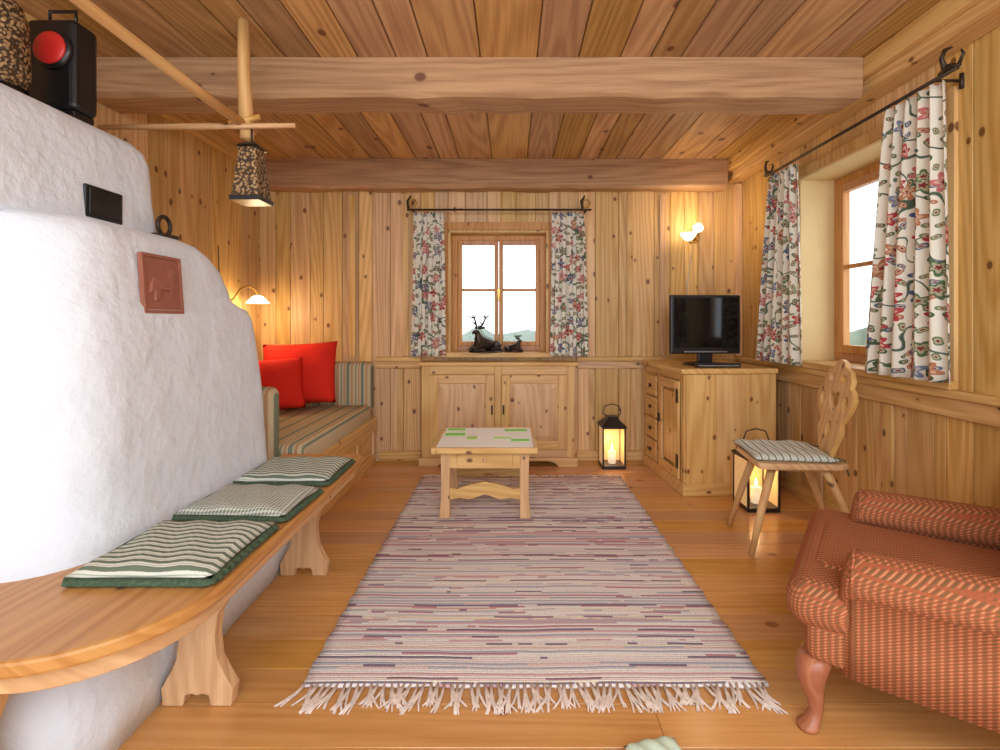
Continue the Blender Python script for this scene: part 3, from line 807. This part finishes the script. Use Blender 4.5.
lantern(.77, 3.74, .175, .31, .8)
lantern(1.46, 2.92, .19, .30, .7)

# ------------------------------------------------------------------ rug
g = G('striped_rag_rug')
rx0, rx1, ry0, ry1 = -.63, .775, 1.47, 3.46
bm = bmesh.new(); nx, ny = 40, 60; V = {}
for i in range(nx+1):
    for j in range(ny+1):
        u, v = i/nx, j/ny
        x = rx0+(rx1-rx0)*u; y = ry0+(ry1-ry0)*v
        if i in (0, nx): x += .004*math.sin(j*1.7)
        if j in (0, ny): y += .004*math.sin(i*1.3)
        V[i, j] = bm.verts.new((x, y, .009+.0015*math.sin(7*x+3*y)))
for i in range(nx):
    for j in range(ny): bm.faces.new([V[i, j], V[i+1, j], V[i+1, j+1], V[i, j+1]])
o = finish('woven_field', bm, M_rug, g, True)
m = o.modifiers.new('s', 'SOLIDIFY'); m.thickness = .007; m.offset = -1
bm = bmesh.new(); rnd = random.Random(4)
for side, y, sg, ln in (('n', ry0, -1, .085), ('f', ry1, 1, .05)):
    x = rx0+.01
    while x < rx1-.005:
        L = ln*rnd.uniform(.75, 1.2); sw = rnd.uniform(-.04, .04)
        for s in range(4):
            dx = rnd.uniform(-.014, .014)
            tube('', [(x, y-sg*.01, .008), (x+sw*.3+dx*.3, y+sg*L*.35, .007), (x+sw*.7+dx, y+sg*L*.7, .005), (x+sw+dx*2, y+sg*L, .004)], [.0045, .004, .0035, .002], None, bm=bm, seg=5)
        x += .020 if side == 'n' else .03
finish('fringe', bm, M_fringe, g, True)

# ------------------------------------------------------------------ coffee table
g = G('small_coffee_table')
tx0, tx1, ty0, ty1, th = -.435, .145, 2.66, 3.20, .415
boxes('top_frame', [(tx0, tx1, ty0, ty0+.022, th-.032, th), (tx0, tx1, ty1-.022, ty1, th-.032, th)], M_fx, g, .004)
boxes('top_frame_sides', [(tx0, tx0+.022, ty0+.022, ty1-.022, th-.032, th), (tx1-.022, tx1, ty0+.022, ty1-.022, th-.032, th)], M_fy, g, .004)
def ttop():
    t = NT('painted_tile_top')
    n = t.noise(t.obj(), 9, 3); c = t.mix(n, srgb(244, 244, 236), srgb(252, 252, 248))
    return t.set(Base_Color=c, Roughness=.5, Specular_IOR_Level=.3)
box('tile_field', tx0+.022, tx1-.022, ty0+.022, ty1-.022, th-.02, th-.001, ttop(), g, .001)
M_green = plain('green_tile', srgb(120, 220, 60), .5, 0, .1, 20, .1, .3)
M_green2 = plain('pale_green_tile', srgb(190, 232, 120), .5, 0, .1, 20, .1, .3)
boxes('green_tiles', [(-.40, -.28, 2.96, 3.02, th-.003, th+.001), (-.40, -.29, 3.10, 3.15, th-.003, th+.001), (-.04, .10, 3.08, 3.13, th-.003, th+.001), (-.0, .105, 2.82, 2.87, th-.003, th+.001)], M_green, g, .0005)
boxes('pale_green_tiles', [(-.10, .0, 2.88, 2.92, th-.003, th+.001), (-.26, -.20, 2.86, 2.94, th-.003, th+.001)], M_green2, g, .0005)
lx0, lx1, ly0, ly1 = tx0+.045, tx1-.045, ty0+.06, ty1-.05
boxes('aprons_x', [(lx0+.04, lx1-.04, ly0+.006, ly0+.026, .285, th-.032), (lx0+.04, lx1-.04, ly1-.026, ly1-.006, .285, th-.032)], M_fx, g)
boxes('aprons_y', [(lx0+.006, lx0+.026, ly0+.04, ly1-.04, .285, th-.032), (lx1-.026, lx1-.006, ly0+.04, ly1-.04, .285, th-.032)], M_fy, g)
box('drawer_front', lx0+.09, lx1-.09, ly0-.004, ly0+.006, .300, th-.045, M_fx, g, .004)
lathe('drawer_knob', [(0, 0), (.01, .0), (.012, .012), (0, .016)], ((lx0+lx1)/2, ly0-.012, .330), M_fz, g, 12)
rz = .0105
for i, (x, y) in enumerate([(lx0, ly0), (lx1-.05, ly0), (lx0, ly1-.05), (lx1-.05, ly1-.05)]):
    sg = -1 if i % 2 == 0 else 1
    rings = []
    for z, k, o_ in ((rz, 1.2, .004), (.05, 1.15, .003), (.11, 1.0, .0), (.20, .95, .0), (.28, 1.0, 0), (th-.032, 1.05, 0)):
        c_ = .025*k; cx_, cy_ = x+.025+sg*o_, y+.025
        rings.append([(cx_-c_, cy_-c_, z), (cx_+c_, cy_-c_, z), (cx_+c_, cy_+c_, z), (cx_-c_, cy_+c_, z)])
    bm = bmesh.new(); loft('', rings, None, bm=bm); finish('leg_%d' % (i+1), bm, M_fz, g, False, .004)
pr = [(lx0+.02, .10), (lx0+.10, .12), (lx0+.16, .11), ((lx0+lx1)/2, .14), (lx1-.16, .11), (lx1-.10, .12), (lx1-.02, .10), (lx1-.02, .18), (lx1-.09, .17), (lx1-.15, .19), ((lx0+lx1)/2, .21), (lx0+.15, .19), (lx0+.09, .17), (lx0+.02, .18)]
prism('stretcher_front', pr, 'xz', ly0+.01, ly0+.03, M_fx, g)
prism('stretcher_back', pr, 'xz', ly1-.03, ly1-.01, M_fx, g)

# ------------------------------------------------------------------ carved farmhouse chair
g = G('carved_board_chair', (1.385, 2.44, 0), (0, 0, math.radians(-8)), fixed=True)
sz = .445
seat = [(-.21, -.19), (-.17, -.205), (.16, -.18), (.20, -.15), (.20, .15), (.16, .18), (-.17, .205), (-.21, .19)]
prism('seat', seat, 'xy', sz-.028, sz, M_fy, g, .006)
boxes('cleats', [(-.14, .14, -.135, -.095, sz-.05, sz-.028), (-.14, .14, .095, .135, sz-.05, sz-.028)], M_fx, g)
for i, (x, y, fx, fy) in enumerate([(-.12, -.115, -.235, -.175), (-.12, .115, -.235, .175), (.11, -.115, .265, -.165), (.11, .115, .265, .165)]):
    tube('leg_%d' % (i+1), [(x, y, sz-.03), ((x+fx)/2, (y+fy)/2, sz/2), (fx, fy, .004)], [.021, .019, .014], M_fz, g, 8)
cu = bpy.data.curves.new('backboard', 'CURVE'); cu.dimensions = '2D'; cu.fill_mode = 'BOTH'; cu.extrude = .009; cu.bevel_depth = .003
half = [(.055, 0), (.06, .05), (.085, .10), (.105, .15), (.09, .19), (.12, .22), (.155, .27), (.165, .32), (.14, .355), (.12, .365), (.125, .40), (.10, .44), (.05, .46), (.035, .485), (0, .495)]
outl = half+[(-a, b) for a, b in half[::-1][1:]]
def spl(pts):
    s = cu.splines.new('POLY'); s.points.add(len(pts)-1); s.use_cyclic_u = True
    for p, q in zip(s.points, pts): p.co = (q[0], q[1], 0, 1)
spl(outl)
spl([(0, .225), (.045, .28), (.05, .325), (.026, .345), (0, .325), (-.026, .345), (-.05, .325), (-.045, .28)][::-1])
for sx in (-1, 1):
    spl([(sx*(.105)+.026*math.cos(a), .29+.04*math.sin(a)) for a in [-k*math.pi/5 for k in range(10)]])
    spl([(sx*(.055)+.028*math.cos(a), .405+.024*math.sin(a)) for a in [-k*math.pi/5 for k in range(10)]])
spl([(.028*math.cos(a), .15+.045*math.sin(a)) for a in [-k*math.pi/5 for k in range(10)]])
co = bpy.data.objects.new('backboard', cu); COL.objects.link(co)
bpy.context.view_layer.update()
dg = bpy.context.evaluated_depsgraph_get()
me = bpy.data.meshes.new_from_object(co.evaluated_get(dg)); bpy.data.objects.remove(co)
me.materials.clear(); me.materials.append(M_fz)
Mb = Matrix.Translation((.165, 0, sz-.02)) @ Matrix.Rotation(math.radians(10), 4, 'Y') @ Matrix(((0, 0, 1, 0), (1, 0, 0, 0), (0, 1, 0, 0), (0, 0, 0, 1)))
me.transform(Mb)
bo = bpy.data.objects.new('backboard', me); COL.objects.link(bo); bo.parent = g
pillow('seat_pad', .38, .37, .035, M_tick2, g, M=TM((-.03, 0, sz+.016)), e=6)
for i, y in enumerate((-.12, .12)):
    tube('pad_tie_%d' % (i+1), [(.15, y, sz+.016), (.19, y*1.1, sz+.01), (.205, y*1.15, sz-.06)], .004, M_ruffle, g, 6)

# ------------------------------------------------------------------ armchair
g = G('upholstered_armchair', (1.066, 1.538, 0), (0, 0, math.atan2(-.8, -.6)), fixed=True)
def soft(name, x0, x1, y0, y1, z0, z1, bev=.05, seg=6, M=None): return box(name, x0, x1, y0, y1, z0, z1, M_arm, g, bev, seg, True, M)
soft('seat_rail', -.345, .345, -.09, .58, .19, .31, .03)
soft('seat_cushion_front', -.36, .36, -.14, .04, .27, .40, .062, 8)
soft('seat_cushion', -.235, .235, -.10, .50, .27, .41, .05)
def arm_part(sg, nm):
    rings = []
    x_in, x_out = .225*sg, .36*sg; xc = (x_in+x_out)/2
    for y, k, dz in ((-.012, .45, -.05), (-.006, .70, -.03), (.003, .88, -.012), (.018, .97, -.003), (.04, 1, 0), (.2, 1, .004), (.4, 1, .01), (.60, 1, .02)):
        r = []
        hw = .0625*k
        r += [(xc-hw, y, .19), (xc-hw, y, .30), (xc-hw, y, .40+dz)]
        for a in range(-20, 201, 20):
            aa = math.radians(180-a); r.append((xc+(hw+.016)*math.cos(aa), y, .430+dz+(.070*k)*math.sin(aa)))
        r += [(xc+hw, y, .40+dz), (xc+hw, y, .30), (xc+hw, y, .19)]
        rings.append(r)
    loft(nm, rings, M_arm, g)
    tube(nm+'_piping', [(p[0], p[1]-.001, p[2]) for p in rings[3]], .0045, M_arm, g, 6)
arm_part(1, 'arm_near'); arm_part(-1, 'arm_far')
soft('backrest', -.34, .34, .50, .62, .20, .86, .06)
soft('back_cushion', -.22, .22, .40, .53, .40, .82, .055)
for i, (x, y, ox, oy) in enumerate([(.305, -.065, .7, -.7), (-.305, -.065, -.7, -.7)]):
    rings = []
    for z, r, o_ in ((.20, .042, 0), (.17, .042, .012), (.13, .034, .018), (.09, .024, .008), (.05, .018, .0), (.025, .02, .012), (.012, .028, .025), (.001, .026, .027)):
        rings.append([(x+ox*o_+r*math.cos(k*math.pi/6), y+oy*o_+r*math.sin(k*math.pi/6), z) for k in range(12)])
    loft('front_leg_%d' % (i+1), rings, M_leg, g)
for i, x in enumerate((.29, -.29)):
    tube('rear_leg_%d' % (i+1), [(x, .53, .20), (x, .55, .1), (x, .575, .001)], [.026, .022, .017], M_leg, g)

# ------------------------------------------------------------------ deer figurines
def deer(nm, loc, s, flip, rz):
    g = G(nm, loc, fixed=True); g.scale = (s*flip, s, s); g.rotation_euler = (0, 0, rz)
    v = [(.02, 0, .06), (.10, 0, .055), (.125, 0, .05), (-.05, 0, .075), (-.075, 0, .12), (-.08, 0, .158), (-.115, 0, .147), (-.125, 0, .143),
         (.135, 0, .07),
         (-.08, .03, .045), (-.13, .035, .016), (-.06, .045, .012), (-.08, -.03, .045), (-.13, -.035, .016), (-.06, -.045, .012),
         (.09, .045, .045), (.04, .06, .03), (.10, .065, .014), (.05, .07, .01), (.09, -.045, .045), (.04, -.06, .03), (.10, -.065, .014), (.05, -.07, .01)]
    e = [(0, 1), (1, 2), (0, 3), (3, 4), (4, 5), (5, 6), (6, 7), (2, 8), (3, 9), (9, 10), (10, 11), (3, 12), (12, 13), (13, 14), (1, 15), (15, 16), (16, 17), (17, 18), (1, 19), (19, 20), (20, 21), (21, 22)]
    r = [.042, .044, .03, .042, .026, .022, .014, .010, .01, .018, .011, .009, .018, .011, .009, .028, .018, .012, .009, .028, .018, .012, .009]
    skin('body', v, e, r, M_bronze, g)
    bm = bmesh.new()
    for sy in (-1, 1):
        tube('', [(-.07, sy*.018, .175), (-.055, sy*.05, .185), (-.05, sy*.062, .182)], [.005, .010, .002], None, bm=bm, seg=6)
        k = 1 if s > .7 else .8
        main = [(-.08, sy*.012, .175), (-.06, sy*.04, .205), (-.055, sy*.07, .235*k+.02), (-.075, sy*.078, .285*k)]
        tube('', main, [.009, .008, .007, .003], None, bm=bm, seg=6)
        tube('', [main[1], (-.10, sy*.05, .235)], [.007, .003], None, bm=bm, seg=6)
        tube('', [main[2], (-.03, sy*.085, .275*k+.005)], [.007, .003], None, bm=bm, seg=6)
        tube('', [main[2], (-.10, sy*.095, .27*k)], [.007, .003], None, bm=bm, seg=6)
    finish('antlers_and_ears', bm, M_bronze, g, True)
    lathe('plinth', [(.0, 0), (.13, 0), (.13, .006), (.0, .008)], (0, 0, 0), M_bronze, g, 24)
deer('stag_figurine', (-.20, 3.885, .863), 1.05, 1, math.radians(40))
deer('fawn_figurine', (.02, 3.885, .863), .58, -1, math.radians(-20))
g = G('small_flower_pot')
lathe('pot', [(.0, 0), (.03, 0), (.042, .06), (.038, .06), (.0, .05)], (1.86, 2.40, .863), M_terra, g, 20)
M_leaf = plain('dried_flowers', srgb(190, 160, 130), .8, 0, .4, 60)
bm = bmesh.new(); rnd = random.Random(9)
for k in range(26):
    a = rnd.uniform(0, 6.28); r_ = rnd.uniform(.005, .05); z_ = rnd.uniform(.07, .14)
    tube('', [(1.86, 2.40, .91), (1.86+r_*.5*math.cos(a), 2.40+r_*.5*math.sin(a), .861+z_*.8), (1.86+r_*math.cos(a), 2.40+r_*math.sin(a), .861+z_)], [.002, .003, .010], None, bm=bm, seg=5)
finish('flowers', bm, M_leaf, g, True)

g = G('small_pale_cushion')
M_mint = plain('pale_mint_fabric', srgb(206, 228, 208), .9, 0, .1, 80)
pillow('cover', .14, .12, .05, M_mint, g, M=TM((.365, 1.195, .027), 0, 0, .2), e=3)

# ------------------------------------------------------------------ outside
g = G('garden_hedge')
M_hedge = plain('hedge_leaves', srgb(96, 106, 90), .9, 0, .5, 3, .8)
rnd = random.Random(2); rings = []
for i in range(60):
    x = -9+i*.3; hh = .95+rnd.uniform(-.10, .12)
    rings.append([(x, 9+rnd.uniform(-.2, .2), -1), (x, 8.9+rnd.uniform(-.2, .2), hh*.6), (x, 9.2, hh), (x, 9.7, hh*.9), (x, 9.9, -1)])
loft('foliage', rings, M_hedge, g)
bm = bmesh.new(); addbox(bm, -20, 30, 4.6, 40, -1.2, -1.0)
addbox(bm, 2.6, 30, -10, 4.59, -1.2, -1.0)
finish('ground_outside', bm, plain('pale_lawn', srgb(206, 212, 206), .95, 0, .2, 2))

# ------------------------------------------------------------------ recenter plain groups
bpy.context.view_layer.update()
for e in GROUPS:
    P = [c.matrix_world @ Vector(b) for c in e.children for b in c.bound_box]
    if not P: continue
    lo = Vector([min(p[i] for p in P) for i in range(3)]); hi = Vector([max(p[i] for p in P) for i in range(3)])
    c = Vector(((lo.x+hi.x)/2, (lo.y+hi.y)/2, lo.z)); e.location = c
    for ch in e.children: ch.location = ch.location - c

# ------------------------------------------------------------------ lights
def light(name, typ, loc, energy, col, size=.1, rot=None, sy=None):
    L = bpy.data.lights.new(name, typ); L.energy = energy; L.color = col
    if typ == 'AREA':
        L.size = size
        if sy: L.shape = 'RECTANGLE'; L.size_y = sy
    else: L.shadow_soft_size = size
    o = bpy.data.objects.new(name, L); COL.objects.link(o); o.location = loc
    if rot: o.rotation_euler = rot
    return o
light('sconce_light', 'POINT', (1.42, 3.66, 1.90), 3.8, (1, .76, .46), .05)
light('gooseneck_light', 'POINT', (-1.82, 3.54, 1.16), 5.5, (1, .74, .42), .05)
light('rear_fill_light', 'AREA', (0.3, -.6, 2.2), 52, (.93, .965, 1), 2.2, (math.radians(60), 0, 0), 1.0)  # soft fill light added behind the camera to brighten the room; no lamp fixture
w = bpy.data.worlds.new('overcast_sky'); sc.world = w; w.use_nodes = True
nt = w.node_tree; bg = nt.nodes['Background']
tc = nt.nodes.new('ShaderNodeTexCoord'); sp = nt.nodes.new('ShaderNodeSeparateXYZ'); nt.links.new(tc.outputs['Generated'], sp.inputs[0])
rp = nt.nodes.new('ShaderNodeValToRGB'); nt.links.new(sp.outputs[2], rp.inputs[0])
rp.color_ramp.elements[0].color = (.83, .91, 1, 1); rp.color_ramp.elements[1].color = (.88, .95, 1, 1)
nt.links.new(rp.outputs[0], bg.inputs[0]); bg.inputs[1].default_value = 3.15

# ------------------------------------------------------------------ camera
cd = bpy.data.cameras.new('camera'); cd.sensor_width = 36; cd.lens = 17.64
cd.shift_x = -.011; cd.shift_y = -.053; cd.clip_start = .02
cam = bpy.data.objects.new('camera', cd); COL.objects.link(cam)
cam.location = (0, 0, 1.1); cam.rotation_euler = (math.radians(90), 0, 0)
sc.camera = cam
